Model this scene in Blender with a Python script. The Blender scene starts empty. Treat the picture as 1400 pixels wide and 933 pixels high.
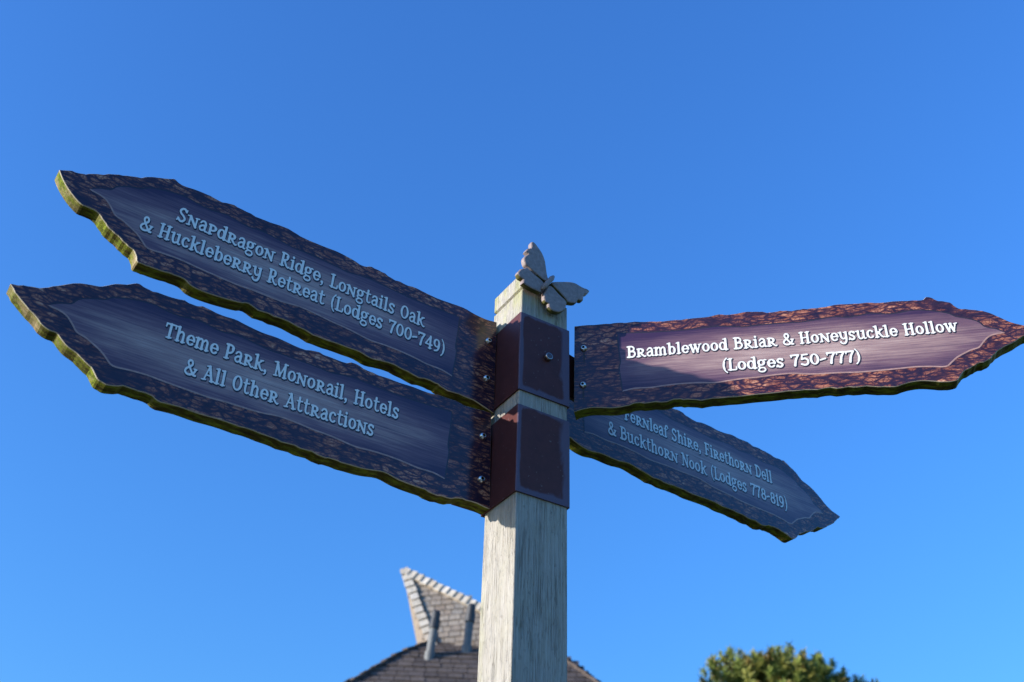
import bpy, bmesh, math, random
import numpy as np
from mathutils import Vector, Matrix
from mathutils.geometry import tessellate_polygon

random.seed(7)
rng = np.random.default_rng(7)
S = bpy.context.scene
COL = S.collection

# ------------------------------------------------------------------ camera
PITCH, ROLL, F_PX = 0.6282164, 0.0343528, 1547.88
cam = bpy.data.cameras.new("camera")
cam.sensor_width = 36.0
cam.lens = 36.0 * F_PX / 1400.0
cam.clip_start, cam.clip_end = 0.05, 3000
cam_o = bpy.data.objects.new("camera", cam)
COL.objects.link(cam_o)
fwd = Vector((0, math.cos(PITCH), math.sin(PITCH)))
up0 = Vector((0, -math.sin(PITCH), math.cos(PITCH)))
rt0 = Vector((1, 0, 0))
rt = rt0 * math.cos(ROLL) + up0 * math.sin(ROLL)
up = -rt0 * math.sin(ROLL) + up0 * math.cos(ROLL)
Mx = Matrix((rt, up, -fwd)).transposed().to_4x4()
Mx.translation = (0, 0, 1.5)
cam_o.matrix_world = Mx
cam.dof.use_dof = True
cam.dof.focus_distance = 1.98
cam.dof.aperture_fstop = 6.3
S.camera = cam_o

# ------------------------------------------------------------------ sky and sun
SUN_AZ, SUN_EL = 252.5, 9.3          # compass azimuth from +Y, elevation
w = bpy.data.worlds.new("World")
S.world = w
w.use_nodes = True
nt = w.node_tree
bg = nt.nodes['Background']
sky = nt.nodes.new('ShaderNodeTexSky')
sky.sky_type = 'NISHITA'
sky.sun_disc = False
sky.sun_elevation = math.radians(SUN_EL)
sky.sun_rotation = math.radians(SUN_AZ)
sky.air_density, sky.dust_density, sky.ozone_density = 1.6, 1.0, 8.0
hs = nt.nodes.new('ShaderNodeHueSaturation')
hs.inputs['Hue'].default_value = 0.510
hs.inputs['Saturation'].default_value = 1.01
nt.links.new(sky.outputs[0], hs.inputs['Color'])
nt.links.new(hs.outputs[0], bg.inputs[0])
bg.inputs[1].default_value = 0.15

sl = bpy.data.lights.new("sun", 'SUN')
sl.energy = 2.0
sl.angle = math.radians(0.5)
sl.color = (1.0, 0.94, 0.85)
so = bpy.data.objects.new("sun", sl)
COL.objects.link(so)
az, el = math.radians(SUN_AZ), math.radians(SUN_EL)
sdir = Vector((math.sin(az) * math.cos(el), math.cos(az) * math.cos(el), math.sin(el)))
so.rotation_euler = sdir.to_track_quat('Z', 'Y').to_euler()
so.location = sdir * 30

S.view_settings.view_transform = 'Standard'
S.view_settings.look = 'None'
S.view_settings.exposure = 1.75
S.view_settings.gamma = 1.0

# ------------------------------------------------------------------ helpers
def link(name, me, mats, parent=None):
    o = bpy.data.objects.new(name, me)
    COL.objects.link(o)
    for m in (mats if isinstance(mats, (list, tuple)) else [mats]):
        me.materials.append(m)
    if parent is not None:
        o.parent = parent
    return o

def mesh(name, V, Fc, mats, parent=None, mi=None, smooth=False):
    me = bpy.data.meshes.new(name)
    me.from_pydata([tuple(v) for v in V], [], [tuple(f) for f in Fc])
    if mi is not None:
        me.polygons.foreach_set('material_index', np.array(mi, dtype=np.int32))
    if smooth:
        me.polygons.foreach_set('use_smooth', [True] * len(me.polygons))
    me.update()
    return link(name, me, mats, parent)

def bm_obj(name, bm, mats, parent=None, smooth=False):
    bmesh.ops.recalc_face_normals(bm, faces=bm.faces[:])
    me = bpy.data.meshes.new(name)
    bm.to_mesh(me)
    bm.free()
    if smooth:
        me.polygons.foreach_set('use_smooth', [True] * len(me.polygons))
    return link(name, me, mats, parent)

def empty(name, loc, label=None, cat=None, group=None, rz=0.0, parent=None):
    o = bpy.data.objects.new(name, None)
    o.empty_display_size = 0.1
    COL.objects.link(o)
    o.location = loc
    o.rotation_euler = (0, 0, rz)
    if parent is not None:
        o.parent = parent
    if label: o['label'] = label
    if cat: o['category'] = cat
    if group: o['group'] = group
    return o

def catmull(P, n=4, closed=True, corner=70):
    """smooth curve through the points; sharp turns stay sharp"""
    P = [Vector(p) for p in P]
    N = len(P)
    def tang(i, side):
        if closed:
            a, b, c = P[i - 1], P[i], P[(i + 1) % N]
        else:
            a, b, c = P[max(i - 1, 0)], P[i], P[min(i + 1, N - 1)]
        u, v = b - a, c - b
        if u.length > 1e-9 and v.length > 1e-9 and u.angle(v) < math.radians(corner):
            return (c - a) * .5
        return v if side > 0 else u
    out = []
    for i in (range(N) if closed else range(N - 1)):
        j = (i + 1) % N
        b, c = P[i], P[j]
        L = (c - b).length
        m0, m1 = tang(i, 1), tang(j, -1)
        m0 = m0 * min(1, 1.5 * L / max(m0.length, 1e-9))
        m1 = m1 * min(1, 1.5 * L / max(m1.length, 1e-9))
        for k in range(n):
            t = k / n
            out.append(b * (2 * t ** 3 - 3 * t * t + 1) + m0 * (t ** 3 - 2 * t * t + t) + c * (3 * t * t - 2 * t ** 3) + m1 * (t ** 3 - t * t))
    if not closed:
        out.append(P[-1])
    return out

def add_box(bm, cx, cy, cz, sx, sy, sz, M=None):
    r = bmesh.ops.create_cube(bm, size=1.0)
    vs = r['verts']
    for v in vs:
        v.co = Vector((v.co.x * sx + cx, v.co.y * sy + cy, v.co.z * sz + cz))
        if M is not None:
            v.co = M @ v.co
    return vs

def tube(bm, pts, rads, n=12, cap=True):
    rings = []
    pts = [Vector(p) for p in pts]
    for i, p in enumerate(pts):
        d = (pts[min(i + 1, len(pts) - 1)] - pts[max(i - 1, 0)]).normalized()
        a = d.orthogonal().normalized()
        if i:
            a = (pa - d * pa.dot(d)).normalized()
        pa = a
        b = d.cross(a)
        rings.append([bm.verts.new(p + (a * math.cos(2 * math.pi * k / n) + b * math.sin(2 * math.pi * k / n)) * rads[i]) for k in range(n)])
    for r0, r1 in zip(rings, rings[1:]):
        for k in range(n):
            bm.faces.new((r0[k], r0[(k + 1) % n], r1[(k + 1) % n], r1[k]))
    if cap:
        bm.faces.new(rings[0][::-1])
        bm.faces.new(rings[-1])
    return rings

# ------------------------------------------------------------------ materials
class NB:
    """small node-tree builder"""
    def __init__(s, name):
        s.m = bpy.data.materials.new(name)
        s.m.use_nodes = True
        s.t = s.m.node_tree
        s.b = s.t.nodes['Principled BSDF']
    def n(s, typ, **kw):
        nd = s.t.nodes.new(typ)
        for k, v in kw.items():
            if k in nd.inputs.keys():
                s.put(v, nd.inputs[k])
            else:
                setattr(nd, k, v)
        return nd
    def put(s, v, sock):
        if isinstance(v, bpy.types.NodeSocket):
            s.t.links.new(v, sock)
        else:
            sock.default_value = v
    def coord(s, kind='Object', scale=(1, 1, 1), rot=(0, 0, 0), loc=(0, 0, 0)):
        tc = s.n('ShaderNodeTexCoord')
        mp = s.n('ShaderNodeMapping')
        mp.inputs['Scale'].default_value = scale
        mp.inputs['Rotation'].default_value = rot
        mp.inputs['Location'].default_value = loc
        s.t.links.new(tc.outputs[kind], mp.inputs['Vector'])
        return mp.outputs[0]
    def noise(s, vec, scale, detail=4, rough=.55, dist=0.0):
        nd = s.n('ShaderNodeTexNoise')
        s.t.links.new(vec, nd.inputs['Vector'])
        nd.inputs['Scale'].default_value = scale
        nd.inputs['Detail'].default_value = detail
        nd.inputs['Roughness'].default_value = rough
        nd.inputs['Distortion'].default_value = dist
        return nd.outputs['Fac']
    def voro(s, vec, scale, feature='DISTANCE_TO_EDGE', rnd=1.0):
        nd = s.n('ShaderNodeTexVoronoi')
        nd.feature = feature
        s.t.links.new(vec, nd.inputs['Vector'])
        nd.inputs['Scale'].default_value = scale
        nd.inputs['Randomness'].default_value = rnd
        return nd
    def ramp(s, fac, stops, interp='LINEAR'):
        nd = s.n('ShaderNodeValToRGB')
        s.t.links.new(fac, nd.inputs['Fac'])
        cr = nd.color_ramp
        cr.interpolation = interp
        while len(cr.elements) < len(stops):
            cr.elements.new(0.5)
        for e, (p, c) in zip(cr.elements, stops):
            e.position = p
            e.color = (*c, 1) if len(c) == 3 else c
        return nd.outputs['Color']
    def math(s, op, a, b=0.0, clamp=False):
        nd = s.n('ShaderNodeMath')
        nd.operation = op
        nd.use_clamp = clamp
        s.put(a, nd.inputs[0])
        s.put(b, nd.inputs[1])
        return nd.outputs[0]
    def mix(s, f, a, b, mode='MIX'):
        nd = s.n('ShaderNodeMix')
        nd.data_type = 'RGBA'
        nd.blend_type = mode
        s.put(f, nd.inputs[0])
        s.put(a if isinstance(a, bpy.types.NodeSocket) else (*a, 1), nd.inputs[6])
        s.put(b if isinstance(b, bpy.types.NodeSocket) else (*b, 1), nd.inputs[7])
        return nd.outputs[2]
    def rgb2(s, v, lo, hi):
        nd = s.n('ShaderNodeMapRange')
        s.put(v, nd.inputs['Value'])
        nd.inputs['From Min'].default_value = lo
        nd.inputs['From Max'].default_value = hi
        return nd.outputs[0]
    def sep(s, vec):
        nd = s.n('ShaderNodeSeparateXYZ')
        s.t.links.new(vec, nd.inputs[0])
        return nd.outputs
    def bump(s, h, strength=.3, dist=.002):
        nd = s.n('ShaderNodeBump')
        s.put(h, nd.inputs['Height'])
        nd.inputs['Strength'].default_value = strength
        nd.inputs['Distance'].default_value = dist
        s.t.links.new(nd.outputs[0], s.b.inputs['Normal'])
    def out(s, color=None, rough=None, **kw):
        if color is not None:
            s.put(color if isinstance(color, bpy.types.NodeSocket) else (*color, 1), s.b.inputs['Base Color'])
        if rough is not None:
            s.put(rough, s.b.inputs['Roughness'])
        for k, v in kw.items():
            s.put(v, s.b.inputs[k])
        return s.m

def m_bark():
    k = NB('printed_bark')
    wv = k.coord('Object')
    warp = k.n('ShaderNodeTexNoise')
    k.t.links.new(wv, warp.inputs['Vector'])
    warp.inputs['Scale'].default_value = 30
    warp.inputs['Detail'].default_value = 5
    def warped(scale, amt):
        v = k.coord('Object', scale)
        vm = k.n('ShaderNodeVectorMath', operation='MULTIPLY_ADD')
        k.t.links.new(warp.outputs['Color'], vm.inputs[0])
        vm.inputs[1].default_value = amt
        k.t.links.new(v, vm.inputs[2])
        return vm.outputs[0]
    va = warped((.52, 1, 1.7), (.012, 0, .026))
    vb = warped((.8, 1, 1.5), (.012, 0, .022))
    # long plates split by dark fissures, in two sizes
    e1 = k.voro(va, 72).outputs['Distance']
    e2 = k.voro(vb, 150).outputs['Distance']
    cell = k.voro(va, 72, 'F1').outputs['Color']
    fib = k.noise(k.coord('Object', (.30, 1, 2.6)), 120, 7, .70, .3)
    big = k.noise(k.coord('Object', (.7, 1, 1.8)), 14, 4, .6, .4)
    bw = k.n('ShaderNodeRGBToBW')
    k.t.links.new(cell, bw.inputs[0])
    plate = k.math('MULTIPLY', k.rgb2(e1, .03, .17), k.math('ADD', .40, k.math('MULTIPLY', k.rgb2(e2, .02, .14), .60)))
    strk = k.rgb2(k.noise(k.coord('Object', (.30, 1, 2.4)), 95, 6, .70, .5), .40, .66)
    zone = k.rgb2(k.noise(k.coord('Object', (.6, 1, 1.2)), 11, 3, .5, .3), .40, .60)
    pm = k.n('ShaderNodeMix')
    k.put(k.math('ADD', k.math('MULTIPLY', zone, .65), .12), pm.inputs[0])
    k.put(strk, pm.inputs[2])
    k.put(k.math('ADD', k.math('MULTIPLY', plate, .75), .25), pm.inputs[3])
    f = k.math('MULTIPLY', pm.outputs[0], k.math('ADD', k.math('MULTIPLY', plate, .7), .3))
    t = k.math('ADD', k.math('MULTIPLY', fib, 1.0), k.math('MULTIPLY', bw.outputs[0], .30))
    f = k.math('MULTIPLY', f, k.rgb2(t, .36, .80))
    f = k.math('MULTIPLY', f, k.rgb2(big, .24, .58))
    c = k.ramp(f, [(0, (.018, .011, .030)), (.10, (.060, .022, .034)), (.24, (.22, .073, .050)), (.50, (.46, .185, .105)), (.90, (.68, .39, .26))])
    hue = k.noise(k.coord('Object', (1, 1, 1.5)), 24, 3, .5)
    c = k.mix(k.math('MULTIPLY', k.rgb2(hue, .52, .72), .5), c, (.30, .085, .055), 'OVERLAY')
    return k.out(c, .17, **{'Specular IOR Level': .5})

def m_panel():
    k = NB('printed_planks')
    o = k.coord('Object')
    x, y, z = k.sep(o)
    st = k.noise(k.coord('Object', (1.6, 1, 52)), 6, 7, .65, .25)
    st2 = k.noise(k.coord('Object', (3, 1, 16)), 4, 4, .55)
    lines = k.noise(k.coord('Object', (.7, 1, 75)), 5, 3, .5)
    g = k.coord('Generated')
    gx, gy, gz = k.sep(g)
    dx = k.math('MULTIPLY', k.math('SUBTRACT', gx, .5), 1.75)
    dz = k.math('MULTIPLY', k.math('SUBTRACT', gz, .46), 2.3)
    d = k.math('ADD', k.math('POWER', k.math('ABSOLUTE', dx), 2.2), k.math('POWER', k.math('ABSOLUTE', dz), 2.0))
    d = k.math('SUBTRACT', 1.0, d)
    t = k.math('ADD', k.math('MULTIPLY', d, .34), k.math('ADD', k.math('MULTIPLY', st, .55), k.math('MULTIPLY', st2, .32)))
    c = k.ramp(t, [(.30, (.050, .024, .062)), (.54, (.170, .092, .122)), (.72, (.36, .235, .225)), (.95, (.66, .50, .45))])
    c = k.mix(k.math('MULTIPLY', k.rgb2(lines, .40, .30), .55), c, (.06, .035, .06))
    scuff = k.rgb2(k.noise(k.coord('Object', (1, 1, 2.2)), 160, 6, .75), .66, .74)
    c = k.mix(k.math('MULTIPLY', scuff, .35), c, (.55, .50, .50))
    return k.out(c, .17, **{'Specular IOR Level': .5})

def m_flat(name, col, rough=.5, metal=0.0, var=.12, scale=40):
    k = NB(name)
    n = k.noise(k.coord(), scale, 5, .6)
    c = k.mix(k.rgb2(n, .3, .7), tuple(a * (1 - var) for a in col), tuple(min(1, a * (1 + var)) for a in col))
    r = k.math('ADD', k.math('MULTIPLY', n, .16), rough - .08)
    return k.out(c, r, Metallic=metal)

def m_edge():
    k = NB('mossy_wood_edge')
    v = k.coord()
    n = k.noise(v, 150, 7, .7)
    n2 = k.noise(v, 26, 4, .6)
    n3 = k.noise(k.coord('Object', (1, 12, 1)), 70, 6, .65)
    wood = k.ramp(n3, [(.3, (.10, .065, .03)), (.48, (.30, .23, .12)), (.72, (.55, .46, .28))])
    moss = k.ramp(n, [(.30, (.020, .024, .004)), (.48, (.115, .14, .010)), (.70, (.30, .36, .03))])
    c = k.mix(k.rgb2(n2, .42, .56), wood, moss)
    c = k.mix(k.math('MULTIPLY', k.rgb2(n, .58, .70), .6), c, (.05, .035, .015))
    geo = k.n('ShaderNodeNewGeometry')
    nx, ny, nz = k.sep(geo.outputs['Normal'])
    # algae and dirt keep to the long undersides that rain never washes
    under = k.ramp(k.noise(k.coord('Object', (.6, 2, 1)), 55, 6, .7), [(.34, (.030, .014, .004)), (.48, (.070, .060, .006)), (.60, (.15, .17, .012)), (.76, (.27, .31, .03))])
    c = k.mix(k.rgb2(nz, -.70, -.93), c, under)
    k.bump(n, .7, .002)
    return k.out(c, .9, **{'Specular IOR Level': .2})

def m_wood():
    k = NB('weathered_oak')
    g1 = k.noise(k.coord('Object', (1, 1, .035)), 380, 8, .72, .2)
    g2 = k.noise(k.coord('Object', (1, 1, .09)), 70, 6, .6)
    blot = k.noise(k.coord('Object', (1, 1, .5)), 22, 5, .6)
    c = k.ramp(g1, [(.30, (.23, .205, .175)), (.44, (.345, .315, .275)), (.60, (.435, .41, .37)), (.80, (.51, .49, .45))])
    c = k.mix(k.math('MULTIPLY', k.rgb2(g2, .52, .34), .15), c, (.26, .235, .20))
    # drying cracks, long and thin
    def cracks(scale, zz, wdt):
        cr = k.noise(k.coord('Object', (1, 1, zz)), scale, 3, .5, .7)
        return k.math('SUBTRACT', 1.0, k.rgb2(k.math('ABSOLUTE', k.math('SUBTRACT', cr, .5)), 0.0, wdt))
    crm = k.math('MAXIMUM', cracks(62, .024, .013), k.math('MULTIPLY', cracks(120, .04, .016), .75))
    spk = k.rgb2(k.noise(k.coord('Object', (1, 1, .16)), 420, 6, .75), .575, .64)
    dark = k.math('MULTIPLY', crm, k.rgb2(blot, .42, .58))
    c = k.mix(k.math('MULTIPLY', dark, .62), c, (.075, .058, .044))
    c = k.mix(k.math('MULTIPLY', spk, k.math('MULTIPLY', k.rgb2(blot, .46, .64), .42)), c, (.10, .078, .056))
    # green algae towards the top, along one arris and in blotches
    x, y, z = k.sep(k.coord())
    top = k.rgb2(z, 2.64, 2.80)
    al = k.noise(k.coord('Object', (1, 1, .4)), 38, 5, .65)
    edge = k.rgb2(y, .080, .102)
    am = k.math('MULTIPLY', k.rgb2(al, .44, .66), k.math('ADD', k.math('ADD', k.math('MULTIPLY', top, .50), k.math('MULTIPLY', edge, .35)), .08))
    c = k.mix(am, c, (.34, .34, .12))
    h = k.math('SUBTRACT', k.math('MULTIPLY', g1, .35), k.math('ADD', dark, k.math('MULTIPLY', spk, .5)))
    k.bump(h, .8, .0016)
    return k.out(c, .85, **{'Specular IOR Level': .2})

def m_brown():
    k = NB('brown_painted_steel')
    v = k.coord()
    n = k.noise(v, 45, 6, .65)
    n2 = k.noise(k.coord('Object', (1, 1, .5)), 18, 4, .6, .5)
    g = k.coord('Generated')
    gx, gy, gz = k.sep(g)
    ez = k.math('MAXIMUM', k.rgb2(gz, .16, .02), k.rgb2(gz, .92, .99))
    c = k.ramp(n, [(.3, (.074, .020, .019)), (.7, (.100, .028, .026))])
    uvm = k.n('ShaderNodeVertexColor', layer_name='pale_edge')
    sepc = k.n('ShaderNodeSeparateColor')
    k.t.links.new(uvm.outputs['Color'], sepc.inputs[0])
    tint = k.math('MULTIPLY', k.rgb2(k.math('ADD', sepc.outputs[0], k.math('MULTIPLY', k.math('SUBTRACT', n2, .5), .8)), .34, .50), .8)
    c = k.mix(tint, c, (.13, .105, .16))  # paler mauve tint towards the sleeve edges, broken up by noise
    spot = k.rgb2(k.noise(v, 210, 2, .4), .70, .76)
    c = k.mix(k.math('MULTIPLY', spot, .5), c, (.22, .18, .17))
    r = k.math('ADD', .50, k.math('MULTIPLY', tint, .05))
    k.bump(n, .06, .001)
    return k.out(c, r, **{'Specular IOR Level': .26})

def m_island(name, cols, rough=.9, scale=30, bump=.4):
    """weathered pieces: every loose piece gets its own tone"""
    k = NB(name)
    geo = k.n('ShaderNodeNewGeometry')
    c = k.ramp(geo.outputs['Random Per Island'], [(i / (len(cols) - 1), c) for i, c in enumerate(cols)])
    n = k.noise(k.coord('Object', (1, 1, .6)), scale, 5, .65)
    c = k.mix(k.math('MULTIPLY', k.rgb2(n, .62, .36), .55), c, tuple(.45 * q for q in cols[0]))
    k.bump(n, bump, .01)
    return k.out(c, rough)

def m_grass():
    k = NB('lawn')
    n = k.noise(k.coord(), 3, 8, .7)
    n2 = k.noise(k.coord(), .25, 4, .6)
    c = k.ramp(k.math('ADD', k.math('MULTIPLY', n, .6), k.math('MULTIPLY', n2, .4)), [(.35, (.03, .055, .014)), (.55, (.06, .10, .025)), (.7, (.10, .12, .04))])
    k.bump(n, .8, .04)
    return k.out(c, .95)

MAT = dict(
    bark=m_bark(), panel=m_panel(), edge=m_edge(), wood=m_wood(), brown=m_brown(),
    rim=m_flat('laminate_edge_highlight', (.46, .40, .30), .5),  # laminate edge, with the bevel highlight put into its pale colour
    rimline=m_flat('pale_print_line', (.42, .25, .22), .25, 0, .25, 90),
    letter=m_flat('white_print', (.88, .86, .82), .20, 0, .04, 90),
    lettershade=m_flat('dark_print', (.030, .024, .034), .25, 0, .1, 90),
    steel=m_flat('stainless_steel', (.62, .62, .60), .28, 1.0, .05),
    darksteel=m_flat('brown_bolt_steel', (.10, .07, .07), .35, .6, .2),
    dullsteel=m_flat('dull_brown_steel', (.34, .29, .27), .32, 1.0, .15),
    glass=m_flat('dark_window_glass', (.02, .025, .03), .1, 0, .05),
    socket=m_flat('bolt_socket', (.02, .02, .02), .6),
    stain=m_flat('rust_run', (.020, .014, .016), .5),
    butterfly=m_flat('mauve_grey_paint', (.275, .215, .205), .6, 0, .26, 140),
    moss=m_flat('moss_on_rim', (.10, .09, .02), .95, 0, .5, 60),
    lead=m_flat('lead_sheet', (.16, .165, .165), .6, .0, .2, 12),
    render=m_flat('lime_render', (.55, .50, .40), .9, 0, .1, 4),
    timber=m_flat('dark_timber', (.10, .065, .04), .8, 0, .25, 8),
    path=m_flat('path_gravel', (.30, .26, .20), .95, 0, .3, 60),
    grass=m_grass(),
    barktree=m_flat('pine_bark', (.13, .085, .06), .95, 0, .4, 14),
)

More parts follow.
